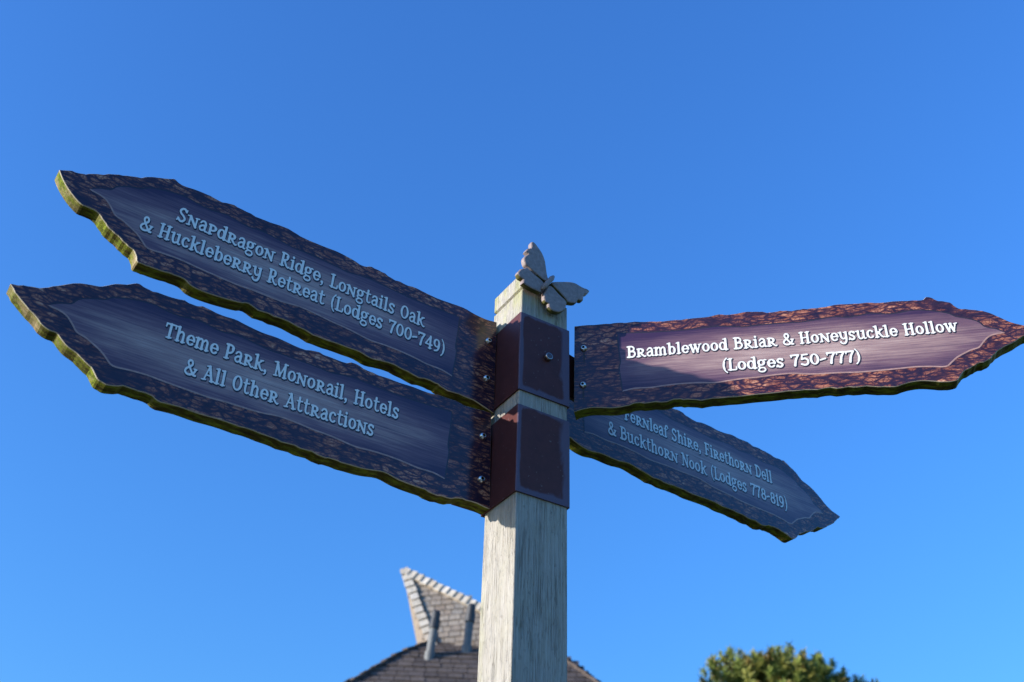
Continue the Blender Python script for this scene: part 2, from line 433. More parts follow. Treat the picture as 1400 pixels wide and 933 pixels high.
# ------------------------------------------------------------------ measured outlines, metres (board x, height)
BOARDS = {
 'UL': dict(org=(-0.0276,1.6873), yaw=0.56723,
  outline=[(-0.7981, 2.7082), (-0.7845, 2.7142), (-0.7685, 2.7174), (-0.7545, 2.7228), (-0.7355, 2.7344), (-0.713, 2.7462), (-0.6982, 2.7511), (-0.6801, 2.757), (-0.6718, 2.7638), (-0.657, 2.7713), (-0.6387, 2.7789), (-0.6295, 2.7832), (-0.622, 2.7793), (-0.6113, 2.7768), (-0.588, 2.7794), (-0.5674, 2.7796), (-0.5462, 2.7777), (-0.5257, 2.7811), (-0.5039, 2.7779), (-0.4751, 2.7774), (-0.427, 2.7793), (-0.4041, 2.7744), (-0.3778, 2.7742), (-0.3513, 2.774), (-0.3322, 2.7745), (-0.3049, 2.7721), (-0.2809, 2.7679), (-0.2658, 2.773), (-0.2457, 2.7713), (-0.2253, 2.7674), (-0.201, 2.7666), (-0.1725, 2.7672), (-0.1433, 2.7648), (-0.1099, 2.7663), (-0.076, 2.7679), (-0.05, 2.7644), (-0.0283, 2.764), (-0.0021, 2.7663), (0.0001, 2.5682), (-0.023, 2.574), (-0.0438, 2.5785), (-0.0724, 2.5798), (-0.1046, 2.5797), (-0.1209, 2.5848), (-0.1523, 2.5834), (-0.1759, 2.5862), (-0.1993, 2.589), (-0.2221, 2.5878), (-0.2444, 2.5847), (-0.2674, 2.5894), (-0.2894, 2.5883), (-0.3149, 2.5876), (-0.3438, 2.5874), (-0.3692, 2.5905), (-0.398, 2.594), (-0.4226, 2.5952), (-0.4501, 2.595), (-0.4678, 2.599), (-0.4849, 2.5946), (-0.5176, 2.5915), (-0.5469, 2.5899), (-0.5635, 2.592), (-0.5746, 2.5987), (-0.5845, 2.6), (-0.6067, 2.5993), (-0.6315, 2.5972), (-0.6424, 2.5971), (-0.6507, 2.5997), (-0.6564, 2.6108), (-0.6644, 2.6188), (-0.6784, 2.6257), (-0.6929, 2.6345), (-0.7068, 2.6414), (-0.7167, 2.6505), (-0.7266, 2.6595), (-0.7423, 2.6614), (-0.7516, 2.6625), (-0.77, 2.6751), (-0.7861, 2.6911)],
  panel=[(-0.7454, 2.6957), (-0.7332, 2.7033), (-0.7174, 2.7089), (-0.7087, 2.7206), (-0.6931, 2.7287), (-0.674, 2.7349), (-0.6638, 2.7426), (-0.6442, 2.749), (-0.6209, 2.7536), (-0.6027, 2.7544), (-0.5867, 2.7515), (-0.5644, 2.7492), (-0.5429, 2.7523), (-0.5303, 2.7528), (-0.5138, 2.7499), (-0.494, 2.7471), (-0.4749, 2.7501), (-0.4549, 2.7483), (-0.4166, 2.7428), (-0.4007, 2.7427), (-0.3827, 2.7426), (-0.3586, 2.742), (-0.3307, 2.7408), (-0.3094, 2.739), (-0.285, 2.7422), (-0.2636, 2.7441), (-0.2417, 2.7423), (-0.2048, 2.7398), (-0.1674, 2.7392), (-0.1295, 2.7398), (-0.0832, 2.7414), (-0.0847, 2.7091), (-0.0877, 2.6769), (-0.085, 2.6623), (-0.0883, 2.6309), (-0.0899, 2.6118), (-0.1107, 2.6166), (-0.1402, 2.6167), (-0.1659, 2.6198), (-0.1948, 2.6217), (-0.2232, 2.6219), (-0.2511, 2.6202), (-0.2756, 2.6232), (-0.2999, 2.6261), (-0.3238, 2.6273), (-0.3509, 2.6302), (-0.3842, 2.6322), (-0.4162, 2.6284), (-0.4647, 2.6284), (-0.4958, 2.6274), (-0.5267, 2.6287), (-0.5481, 2.6298), (-0.5664, 2.631), (-0.5905, 2.6327), (-0.6167, 2.6317), (-0.6395, 2.6301), (-0.65, 2.6384), (-0.6608, 2.6484), (-0.6772, 2.6579), (-0.6869, 2.6629), (-0.6992, 2.6669), (-0.707, 2.6763), (-0.7165, 2.6867), (-0.7278, 2.6929)],
  text=[('Snapdragon Ridge, Longtails Oak', (-0.611, 2.703), (-0.1535, 2.6886)), ('& Huckleberry Retreat (Lodges 700-749)', (-0.662, 2.658), (-0.1075, 2.6476))],
  bolts=[(-0.0187, 2.7157), (-0.0187, 2.6333)]),
 'LL': dict(org=(-0.0276,1.6873), yaw=0.54105,
  outline=[(-0.8043, 2.4949), (-0.7928, 2.4983), (-0.7771, 2.5018), (-0.7618, 2.5079), (-0.7449, 2.5192), (-0.7302, 2.5289), (-0.7173, 2.5355), (-0.7036, 2.5394), (-0.6896, 2.5427), (-0.6818, 2.5474), (-0.6691, 2.557), (-0.6523, 2.563), (-0.6388, 2.5711), (-0.6291, 2.5692), (-0.6133, 2.5678), (-0.5885, 2.5691), (-0.5634, 2.5704), (-0.5439, 2.5691), (-0.5283, 2.572), (-0.5016, 2.569), (-0.4821, 2.5703), (-0.4614, 2.5664), (-0.4341, 2.5637), (-0.4069, 2.5643), (-0.3672, 2.5591), (-0.3417, 2.5643), (-0.3186, 2.5636), (-0.2932, 2.5617), (-0.2686, 2.5674), (-0.2461, 2.563), (-0.2163, 2.5617), (-0.1862, 2.5611), (-0.1598, 2.563), (-0.1328, 2.5619), (-0.1096, 2.5636), (-0.0783, 2.565), (-0.0462, 2.5625), (-0.0051, 2.5663), (0.0006, 2.3799), (-0.036, 2.3827), (-0.0587, 2.382), (-0.0807, 2.3759), (-0.1065, 2.3745), (-0.1288, 2.3784), (-0.1542, 2.3794), (-0.1759, 2.3815), (-0.1977, 2.3854), (-0.2254, 2.3817), (-0.2597, 2.3795), (-0.287, 2.3794), (-0.3038, 2.3791), (-0.331, 2.3824), (-0.3606, 2.3819), (-0.3934, 2.384), (-0.4259, 2.3867), (-0.4422, 2.3852), (-0.4737, 2.3862), (-0.5044, 2.3857), (-0.5348, 2.3861), (-0.5612, 2.3839), (-0.5743, 2.3895), (-0.5954, 2.3919), (-0.6183, 2.3902), (-0.6371, 2.3847), (-0.6487, 2.3855), (-0.6574, 2.3923), (-0.664, 2.4018), (-0.6774, 2.4104), (-0.6909, 2.4189), (-0.7064, 2.4248), (-0.7169, 2.4328), (-0.7261, 2.4413), (-0.7361, 2.4423), (-0.7486, 2.4477), (-0.7595, 2.4572), (-0.7761, 2.4678), (-0.7904, 2.4795)],
  panel=[(-0.7465, 2.4818), (-0.7344, 2.4896), (-0.7187, 2.4954), (-0.7102, 2.5073), (-0.6948, 2.5155), (-0.6757, 2.5221), (-0.6657, 2.5299), (-0.6462, 2.5366), (-0.6229, 2.5415), (-0.6047, 2.5426), (-0.5886, 2.54), (-0.5663, 2.5382), (-0.5448, 2.5416), (-0.5322, 2.5423), (-0.5156, 2.5397), (-0.4957, 2.5372), (-0.4767, 2.5405), (-0.4566, 2.5391), (-0.4181, 2.5342), (-0.4023, 2.5344), (-0.3842, 2.5346), (-0.3601, 2.5344), (-0.3321, 2.5337), (-0.3108, 2.5323), (-0.2864, 2.5358), (-0.265, 2.5381), (-0.2431, 2.5367), (-0.206, 2.5348), (-0.1686, 2.5348), (-0.1307, 2.536), (-0.0844, 2.5385), (-0.0853, 2.5063), (-0.0876, 2.4742), (-0.0847, 2.4598), (-0.0874, 2.4285), (-0.0887, 2.4094), (-0.1096, 2.4139), (-0.1391, 2.4135), (-0.1649, 2.4161), (-0.1939, 2.4176), (-0.2224, 2.4172), (-0.2502, 2.4151), (-0.2748, 2.4177), (-0.2992, 2.4202), (-0.3231, 2.4209), (-0.3504, 2.4233), (-0.3837, 2.4248), (-0.4156, 2.4205), (-0.4643, 2.4197), (-0.4953, 2.4181), (-0.5263, 2.419), (-0.5478, 2.4197), (-0.5661, 2.4205), (-0.5903, 2.4218), (-0.6165, 2.4204), (-0.6393, 2.4184), (-0.6499, 2.4265), (-0.6609, 2.4362), (-0.6775, 2.4454), (-0.6873, 2.4502), (-0.6997, 2.454), (-0.7077, 2.4632), (-0.7174, 2.4734), (-0.7289, 2.4793)],
  text=[('Theme Park, Monorail, Hotels', (-0.5819, 2.4938), (-0.1817, 2.4895)), ('& All Other Attractions', (-0.5404, 2.4429), (-0.2224, 2.4425))],
  bolts=[(-0.02, 2.5127), (-0.0186, 2.4287)]),
 'BR': dict(org=(0.1156,1.7000), yaw=-0.20246,
  outline=[(0.0005, 2.7735), (0.0217, 2.7745), (0.0444, 2.7728), (0.067, 2.7736), (0.096, 2.7732), (0.1247, 2.7709), (0.1533, 2.7682), (0.1724, 2.7689), (0.1977, 2.7681), (0.2229, 2.7685), (0.2481, 2.7693), (0.2672, 2.7732), (0.2825, 2.7699), (0.3012, 2.7706), (0.32, 2.7725), (0.3416, 2.7709), (0.3536, 2.7675), (0.3782, 2.7679), (0.382, 2.7673), (0.4064, 2.7665), (0.425, 2.7684), (0.4492, 2.768), (0.4739, 2.7708), (0.498, 2.7704), (0.5159, 2.7699), (0.531, 2.7705), (0.5514, 2.767), (0.5753, 2.7671), (0.599, 2.7667), (0.6224, 2.7656), (0.6322, 2.7707), (0.6406, 2.7686), (0.6455, 2.7629), (0.6647, 2.7561), (0.6748, 2.748), (0.6821, 2.7406), (0.6985, 2.7357), (0.715, 2.7319), (0.7305, 2.7237), (0.7453, 2.7127), (0.7599, 2.7017), (0.7803, 2.692), (0.803, 2.6812), (0.7755, 2.6704), (0.7497, 2.6549), (0.7314, 2.6477), (0.7175, 2.6347), (0.7044, 2.6253), (0.6893, 2.6196), (0.6769, 2.6137), (0.6643, 2.6061), (0.6554, 2.5964), (0.6503, 2.5916), (0.6414, 2.5889), (0.6276, 2.5892), (0.6113, 2.5918), (0.5921, 2.5943), (0.5751, 2.5934), (0.5634, 2.591), (0.5486, 2.5871), (0.5234, 2.5888), (0.4927, 2.5923), (0.4642, 2.5932), (0.4355, 2.5941), (0.4151, 2.5925), (0.3921, 2.5946), (0.3629, 2.5937), (0.3415, 2.592), (0.3121, 2.5922), (0.2825, 2.5913), (0.2528, 2.5904), (0.223, 2.5896), (0.1993, 2.5935), (0.1814, 2.5951), (0.1631, 2.5914), (0.1329, 2.5923), (0.1087, 2.5937), (0.0964, 2.5901), (0.0719, 2.5862), (0.0413, 2.5903), (0.0259, 2.591), (0.0105, 2.588), (-0.0013, 2.5843)],
  panel=[(0.7442, 2.6808), (0.732, 2.6886), (0.7163, 2.6945), (0.7077, 2.7063), (0.6922, 2.7147), (0.6731, 2.7214), (0.663, 2.7292), (0.6435, 2.7361), (0.6202, 2.7413), (0.6019, 2.7427), (0.5859, 2.7404), (0.5636, 2.739), (0.5421, 2.7427), (0.5295, 2.7437), (0.5129, 2.7414), (0.493, 2.7393), (0.474, 2.7428), (0.454, 2.7418), (0.4155, 2.7377), (0.3997, 2.7382), (0.3816, 2.7387), (0.3575, 2.739), (0.3296, 2.7387), (0.3083, 2.7377), (0.2838, 2.7416), (0.2625, 2.7442), (0.2405, 2.7432), (0.2035, 2.742), (0.1661, 2.7427), (0.1282, 2.7445), (0.0819, 2.7477), (0.083, 2.7162), (0.0857, 2.6848), (0.0829, 2.6708), (0.0858, 2.6401), (0.0873, 2.6215), (0.1081, 2.6254), (0.1376, 2.6246), (0.1634, 2.6267), (0.1924, 2.6276), (0.2208, 2.6267), (0.2487, 2.6242), (0.2733, 2.6263), (0.2976, 2.6283), (0.3215, 2.6286), (0.3487, 2.6305), (0.382, 2.6314), (0.414, 2.6266), (0.4626, 2.6249), (0.4936, 2.6229), (0.5246, 2.6231), (0.5461, 2.6235), (0.5644, 2.624), (0.5885, 2.6248), (0.6147, 2.623), (0.6376, 2.6207), (0.6481, 2.6284), (0.659, 2.6377), (0.6755, 2.6464), (0.6853, 2.6509), (0.6976, 2.6544), (0.7056, 2.6632), (0.7152, 2.6731), (0.7266, 2.6787)],
  text=[('Bramblewood Briar & Honeysuckle Hollow', (0.0965, 2.6907), (0.6722, 2.69)), ('(Lodges 750-777)', (0.2634, 2.6457), (0.5025, 2.6425))],
  bolts=[(0.0175, 2.7204), (0.0154, 2.6394)]),
 'FE': dict(org=(0.0773,1.8015), yaw=0.60563,
  outline=[(0.8144, 2.6912), (0.8029, 2.6951), (0.787, 2.6993), (0.7718, 2.7063), (0.7552, 2.7186), (0.7406, 2.7291), (0.7279, 2.7364), (0.7141, 2.741), (0.7, 2.745), (0.6923, 2.7501), (0.6799, 2.7605), (0.6631, 2.7674), (0.6498, 2.7762), (0.6398, 2.7747), (0.6236, 2.7739), (0.5985, 2.7763), (0.573, 2.7788), (0.5531, 2.7783), (0.5373, 2.7819), (0.51, 2.78), (0.4902, 2.7822), (0.4689, 2.7791), (0.441, 2.7775), (0.4134, 2.7793), (0.3727, 2.7757), (0.347, 2.7821), (0.3234, 2.7824), (0.2975, 2.7816), (0.2727, 2.7885), (0.2496, 2.7849), (0.2192, 2.7849), (0.1885, 2.7856), (0.1618, 2.7887), (0.1342, 2.7887), (0.1107, 2.7915), (0.0789, 2.7943), (0.0461, 2.793), (0.0045, 2.7987), (-0.0107, 2.6083), (0.0267, 2.6097), (0.0497, 2.608), (0.0718, 2.6008), (0.098, 2.5982), (0.1209, 2.6013), (0.1468, 2.6012), (0.1691, 2.6024), (0.1914, 2.6054), (0.2194, 2.6005), (0.2542, 2.5967), (0.282, 2.5954), (0.2991, 2.5944), (0.3269, 2.5966), (0.357, 2.5948), (0.3905, 2.5955), (0.4237, 2.5969), (0.4403, 2.5946), (0.4724, 2.5944), (0.5036, 2.5924), (0.5346, 2.5915), (0.5614, 2.5882), (0.5749, 2.5933), (0.5966, 2.5949), (0.6197, 2.5921), (0.6386, 2.5858), (0.6505, 2.586), (0.6597, 2.5927), (0.6669, 2.6021), (0.681, 2.6102), (0.6951, 2.6184), (0.7112, 2.6237), (0.7223, 2.6314), (0.732, 2.6397), (0.7423, 2.6404), (0.7553, 2.6453), (0.7669, 2.6545), (0.7844, 2.6647), (0.7994, 2.676)],
  panel=[(0.7549, 2.6803), (0.743, 2.6888), (0.7273, 2.6954), (0.7192, 2.7079), (0.7039, 2.717), (0.6849, 2.7245), (0.6751, 2.7329), (0.6556, 2.7406), (0.6321, 2.7467), (0.6136, 2.7486), (0.5971, 2.7466), (0.5743, 2.7457), (0.5526, 2.7501), (0.5398, 2.7514), (0.5228, 2.7494), (0.5024, 2.7478), (0.4832, 2.7519), (0.4627, 2.7514), (0.4233, 2.748), (0.4071, 2.7489), (0.3888, 2.7499), (0.3642, 2.7508), (0.3357, 2.7513), (0.3139, 2.7507), (0.2892, 2.7554), (0.2676, 2.7587), (0.2452, 2.7581), (0.2074, 2.7578), (0.1693, 2.7595), (0.1308, 2.7624), (0.0837, 2.7669), (0.083, 2.7339), (0.0838, 2.701), (0.0801, 2.6864), (0.0813, 2.6543), (0.0817, 2.6347), (0.1031, 2.6384), (0.1332, 2.6367), (0.1596, 2.6383), (0.1892, 2.6385), (0.2181, 2.6369), (0.2464, 2.6336), (0.2716, 2.6351), (0.2965, 2.6366), (0.3209, 2.6364), (0.3487, 2.6376), (0.3828, 2.6377), (0.415, 2.6319), (0.4645, 2.6289), (0.496, 2.626), (0.5276, 2.6255), (0.5495, 2.6254), (0.5682, 2.6254), (0.5928, 2.6256), (0.6195, 2.6231), (0.6426, 2.6201), (0.6538, 2.6279), (0.6655, 2.6374), (0.6829, 2.646), (0.6931, 2.6506), (0.7059, 2.6539), (0.7145, 2.6629), (0.7249, 2.673), (0.7368, 2.6785)],
  text=[('Fernleaf Shire, Firethorn Dell', (0.1825, 2.7012), (0.6004, 2.7012)), ('& Buckthorn Nook (Lodges 778-819)', (0.139, 2.6522), (0.6401, 2.6504))],
  bolts=[]),
}
BUTTERFLY = {
 'wing_ul': [(0.0492, 2.8286), (0.0452, 2.8392), (0.0425, 2.8547), (0.0396, 2.873), (0.0329, 2.8883), (0.025, 2.8974), (0.0184, 2.9042), (0.0119, 2.9068), (0.0073, 2.9026), (0.0071, 2.8902), (-0.0005, 2.8838), (-0.0048, 2.8747), (0.0011, 2.8713), (-0.0051, 2.8639), (-0.0079, 2.855), (-0.0046, 2.844), (0.0026, 2.8404), (0.0159, 2.8336), (0.0416, 2.8232)],
 'wing_ll': [(0.0365, 2.8201), (0.016, 2.83), (0.0006, 2.8382), (-0.0068, 2.8339), (-0.0142, 2.8277), (-0.0201, 2.8163), (-0.0161, 2.8086), (-0.0081, 2.8068), (-0.0088, 2.797), (-0.0008, 2.7952), (0.0092, 2.7935), (0.0218, 2.7926), (0.0306, 2.7935), (0.0354, 2.8073)],
 'wing_ur': [(0.0531, 2.8248), (0.0725, 2.8115), (0.0867, 2.8006), (0.0906, 2.7963), (0.101, 2.7987), (0.1101, 2.8035), (0.1141, 2.812), (0.1207, 2.8127), (0.126, 2.8172), (0.1275, 2.8303), (0.1355, 2.8358), (0.1409, 2.8446), (0.1356, 2.8479), (0.125, 2.8473), (0.1091, 2.85), (0.0959, 2.8477), (0.0776, 2.84), (0.0569, 2.8301)],
 'wing_lr': [(0.0443, 2.8127), (0.0382, 2.795), (0.0371, 2.7837), (0.0402, 2.7757), (0.0468, 2.774), (0.0479, 2.767), (0.055, 2.7621), (0.0677, 2.763), (0.0804, 2.7717), (0.087, 2.7839), (0.087, 2.7975), (0.0725, 2.8061), (0.0545, 2.8186)],
 'body': [(0.0318, 2.7989), (0.0379, 2.8098), (0.0454, 2.8228), (0.0517, 2.8325), (0.0563, 2.8401)],
}
FIN_VL, FIN_BR, FIN_AP = (-0.924, 14.12, 6.798), (0.62, 14.0, 6.963), (-1.409, 14.55, 8.123)
V1 = ((-0.899, 13.75, 6.519), (-0.843, 13.75, 7.182))
V2 = ((-0.445, 13.9, 6.675), (-0.404, 13.9, 7.35))

# ------------------------------------------------------------------ lettering: storybook serif, every glyph drawn as strokes
TK, TN, XH = .165, .085, .72
def _poly(pts, n=6):
    return [tuple(p) for p in catmull([(a, b) for a, b in pts], n, False, 181)]
def P(pts, w0=TK, w1=None):            # smooth stroke
    return ('p', _poly(pts), w0, w0 if w1 is None else w1)
def Ln(x0, y0, x1, y1, w0=TK, w1=None):
    return ('p', [(x0, y0), (x1, y1)], w0, w0 if w1 is None else w1)
def Sf(x, y, h=.13, tilt=.02):         # small slab serif
    return ('p', [(x - h, y - tilt), (x + h, y + tilt)], TN, TN)
def El(cx, cy, rx, ry, a0=0, a1=360, tk=TK, tn=TN):
    n = 22
    A = [math.radians(a0 + (a1 - a0) * i / n) for i in range(n + 1)]
    return ('e', [(cx + rx * math.cos(a), cy + ry * math.sin(a)) for a in A], [tn + (tk - tn) * abs(math.cos(a)) ** 1.3 for a in A])
def Dt(x, y, r=.10):
    return ('p', [(x, y), (x + .001, y)], 2 * r, 2 * r)

def capN(H):
    return .80, [Ln(.16, .04, .16, H - .04, TN + .02), Ln(.16, H - .04, .64, .03, TK), Ln(.64, .03, .64, H - .04, TN + .02), Sf(.12, .04, .11), Sf(.10, H - .04, .12), Sf(.67, H - .04, .12)]
def capR(H):
    return .76, [Ln(.19, .04, .19, H - .04), P([(.08, H - .04), (.36, H - .03), (.56, H - .13), (.53, H * .60), (.36, H * .48), (.22, H * .47)], .11), Ln(.50, H * .80, .52, H * .70, .14), P([(.34, H * .47), (.52, .14), (.66, .02), (.76, .06)], .15, .09), Sf(.19, .04, .15)]
def capS(H, W):
    q = [(.86, .80), (.62, .95), (.34, .93), (.14, .76), (.28, .58), (.62, .45), (.84, .27), (.66, .07), (.36, .04), (.08, .20)]
    return W + .08, [P([(.05 + a * W * .95, b * H) for a, b in q], .135), Ln(.05 + .86 * W * .95, .80 * H, .05 + .90 * W * .95, .93 * H, .09), Ln(.05 + .08 * W * .95, .20 * H, .04, .04 * H, .09)]
def capP(H):
    return .68, [Ln(.19, .04, .19, H - .04), P([(.07, H - .04), (.36, H - .03), (.58, H - .15), (.54, H * .58), (.38, H * .44), (.22, H * .44)], .12), Ln(.53, H * .82, .54, H * .68, .15), Sf(.19, .04, .15)]
G = {}
G['S'] = capS(1, .62); G['s'] = capS(XH, .50)
G['N'] = capN(1); G['n'] = capN(XH)
G['R'] = capR(1); G['r'] = capR(XH)
G['P'] = capP(1); G['p'] = capP(XH)
G['a'] = (.62, [P([(.10, .54), (.20, .68), (.36, .70), (.46, .58), (.47, .40)], .10, .15), P([(.47, .5), (.47, .16), (.52, .04), (.62, .05)], TK, .09), P([(.46, .42), (.24, .38), (.10, .22), (.18, .05), (.34, .05), (.46, .18)], .13, .10)])
G['d'] = (.70, [El(.30, .36, .21, .31), Ln(.55, .04, .55, .96), Sf(.47, .96, .11), Sf(.60, .04, .10)])
G['b'] = (.68, [Ln(.18, .05, .18, .96), Sf(.12, .96, .11), El(.38, .36, .20, .31)])
G['g'] = (.66, [El(.29, .48, .19, .21), P([(.16, .30), (.10, .16), (.24, .07), (.46, .04), (.55, -.12), (.42, -.27), (.20, -.27), (.07, -.15), (.16, .0), (.26, .06)], .105), P([(.44, .60), (.54, .71), (.64, .68)], .09)])
G['o'] = (.64, [El(.32, .36, .22, .31)])
G['O'] = (.72, [El(.36, .5, .26, .45)])
G['i'] = (.36, [Ln(.18, .04, .18, XH - .04), Sf(.12, XH - .04, .10), Sf(.18, .04, .13), Dt(.18, .92, .09)])
G['I'] = (.40, [Ln(.20, .04, .20, XH - .04), Sf(.20, XH - .04, .14), Sf(.20, .04, .14)])
G['t'] = (.50, [P([(.22, .90), (.20, .5), (.22, .14), (.34, .04), (.48, .10)], TK, .09), Ln(.05, .66, .44, .70, .085)])
G['l'] = (.38, [Ln(.19, .04, .19, .96), Sf(.13, .96, .11), Sf(.19, .04, .14)])
G['k'] = (.70, [Ln(.18, .04, .18, .96), Sf(.12, .96, .11), Sf(.18, .04, .13), Ln(.24, .36, .56, .66, .09), P([(.34, .46), (.48, .18), (.62, .04), (.72, .06)], .15, .09), Sf(.55, .68, .10)])
G['u'] = (.72, [P([(.16, XH - .04), (.16, .28), (.24, .06), (.40, .06), (.54, .22)], TK, .09), P([(.55, XH - .04), (.55, .14), (.62, .04), (.72, .06)], TK, .08), Sf(.10, XH - .04, .11), Sf(.49, XH - .04, .11)])
G['c'] = (.58, [El(.33, .36, .22, .31, 50, 315), Dt(.47, .57, .085)])
G['e'] = (.60, [El(.32, .36, .22, .31, 0, 318), Ln(.14, .37, .53, .38, .085)])
G['y'] = (.70, [P([(.16, XH - .04), (.18, .34), (.28, .16), (.42, .16), (.54, .30)], TK, .09), P([(.56, XH - .04), (.56, .10), (.46, -.20), (.26, -.26), (.10, -.16)], TK, .10), Sf(.10, XH - .04, .11), Sf(.52, XH - .04, .11), Dt(.11, -.13, .075)])
G['m'] = (1.02, [Ln(.16, .04, .16, XH - .04), P([(.18, .50), (.34, .69), (.48, .60), (.50, .40), (.50, .04)], .10, TK), P([(.52, .50), (.68, .69), (.82, .60), (.84, .40), (.84, .04)], .10, TK), Sf(.10, XH - .04, .11), Sf(.17, .04, .12), Sf(.50, .04, .11), Sf(.86, .04, .11)])
G['h'] = (.72, [Ln(.17, .04, .17, .96), Sf(.11, .96, .11), Sf(.18, .04, .12), P([(.19, .48), (.36, .69), (.52, .60), (.54, .40), (.54, .04)], .10, TK), Sf(.56, .04, .12)])
G['f'] = (.46, [P([(.52, .84), (.42, .97), (.26, .92), (.20, .72), (.20, .04)], .10, TK), Ln(.05, .64, .40, .68, .085), Sf(.20, .04, .13), Dt(.49, .85, .075)])
G['w'] = (.96, [Ln(.12, XH - .04, .30, .04, TK), Ln(.30, .04, .48, XH - .06, .09), Ln(.46, XH - .04, .64, .04, TK), Ln(.64, .04, .84, XH - .04, .09), Sf(.10, XH - .04, .11), Sf(.46, XH - .04, .09), Sf(.84, XH - .04, .11)])
G['L'] = (.66, [Ln(.20, .04, .20, .96), Sf(.18, .96, .15), P([(.06, .05), (.40, .04), (.60, .06), (.62, .26)], .10)])
G['H'] = (.86, [Ln(.20, .04, .20, .96), Ln(.66, .04, .66, .96), Ln(.2, .48, .66, .54, .09), Sf(.18, .96, .14), Sf(.2, .04, .14), Sf(.66, .96, .14), Sf(.68, .04, .14)])
G['T'] = (.74, [Ln(.37, .04, .37, .94), Ln(.06, .92, .70, .95, .10), Ln(.07, .94, .05, .72, .09), Ln(.69, .95, .70, .74, .09), Sf(.37, .04, .16)])
G['M'] = (1.02, [Ln(.18, .04, .20, .95, .11), Ln(.20, .95, .50, .10, TK), Ln(.50, .10, .80, .95, .09), Ln(.80, .95, .84, .04, TK), Sf(.14, .95, .13), Sf(.18, .04, .13), Sf(.86, .95, .12), Sf(.85, .04, .13)])
G['A'] = (.82, [Ln(.14, .04, .40, .96, .09), Ln(.40, .96, .68, .04, TK), Ln(.22, .36, .58, .36, .085), Sf(.13, .04, .13), Sf(.70, .04, .14), Sf(.34, .95, .12)])
G['F'] = (.66, [Ln(.20, .04, .20, .95), Ln(.06, .94, .58, .95, .10), Ln(.59, .95, .62, .74, .09), Ln(.2, .50, .48, .52, .085), Ln(.48, .40, .48, .62, .075), Sf(.20, .04, .15)])
G['D'] = (.80, [Ln(.20, .05, .20, .95), P([(.06, .95), (.40, .94), (.66, .74), (.68, .42), (.52, .12), (.28, .05), (.06, .05)], .13)])
G['B'] = (.74, [Ln(.20, .05, .20, .95), P([(.06, .95), (.42, .95), (.58, .80), (.52, .60), (.24, .53)], .12), P([(.24, .53), (.56, .50), (.66, .28), (.52, .08), (.28, .05), (.06, .05)], .13)])
G['&'] = (.84, [P([(.78, .42), (.70, .22), (.50, .06), (.26, .04), (.10, .18), (.16, .38), (.36, .54), (.50, .72), (.44, .92), (.28, .94), (.20, .78), (.28, .60), (.48, .32), (.66, .08), (.82, .06)], .125), Ln(.66, .46, .86, .46, .08)])
G['('] = (.40, [P([(.38, 1.06), (.20, .80), (.14, .40), (.22, .04), (.38, -.16)], .085, .085), P([(.19, .72), (.15, .40), (.20, .12)], .14)])
G[')'] = (.40, [P([(.06, 1.06), (.22, .80), (.28, .40), (.20, .04), (.06, -.16)], .085, .085), P([(.23, .72), (.27, .40), (.22, .12)], .14)])
G[','] = (.30, [Dt(.15, .07, .10), P([(.20, .06), (.18, -.08), (.08, -.18)], .10, .06)])
G['-'] = (.44, [P([(.04, .36), (.20, .42), (.38, .46)], .12)])
G['7'] = (.62, [P([(.05, .88), (.30, .90), (.58, .90)], .13), P([(.58, .90), (.38, .52), (.28, .04)], .12, TK), Ln(.06, .92, .07, .72, .08)])
G['0'] = (.68, [El(.34, .47, .24, .41)])
G['1'] = (.40, [Ln(.22, .04, .22, .90), P([(.06, .74), (.16, .80), (.22, .90)], .10), Sf(.22, .04, .14)])
G['4'] = (.68, [Ln(.46, .04, .46, .92), Ln(.44, .90, .08, .32, .10), Ln(.06, .30, .64, .32, .10), Sf(.46, .04, .12)])
G['5'] = (.64, [Ln(.18, .88, .54, .91, .12), Ln(.18, .88, .14, .54, .10), P([(.14, .52), (.36, .58), (.55, .42), (.53, .16), (.34, .04), (.10, .12)], .14)])
G['8'] = (.66, [El(.33, .68, .18, .20), El(.33, .27, .23, .22)])
G['9'] = (.66, [El(.32, .62, .21, .27), P([(.53, .60), (.52, .36), (.40, .12), (.16, .02)], TK, .10)])

_cache = {}
def glyph_sdf(ch, h=.036):
    if ch in _cache:
        return _cache[ch]
    wd, st = G[ch]
    x0, x1, y0, y1 = -.22, wd + .22, -.42, 1.26
    nx, ny = int((x1 - x0) / h) + 1, int((y1 - y0) / h) + 1
    X, Y = np.meshgrid(x0 + h * np.arange(nx), y0 + h * np.arange(ny))
    D = np.full(X.shape, 9.0)
    for s in st:
        pts = s[1]
        n = len(pts)
        ws = s[2] if s[0] == 'e' else [s[2] + (s[3] - s[2]) * i / max(n - 1, 1) for i in range(n)]
        for i in range(n - 1):
            (ax, ay), (bx, by) = pts[i], pts[i + 1]
            L2 = (bx - ax) ** 2 + (by - ay) ** 2 + 1e-12
            t = np.clip(((X - ax) * (bx - ax) + (Y - ay) * (by - ay)) / L2, 0, 1)
            d = np.hypot(X - ax - t * (bx - ax), Y - ay - t * (by - ay)) - .5 * (ws[i] + (ws[i + 1] - ws[i]) * t)
            D = np.minimum(D, d)
    _cache[ch] = (wd, x0, y0, h, D)
    return _cache[ch]

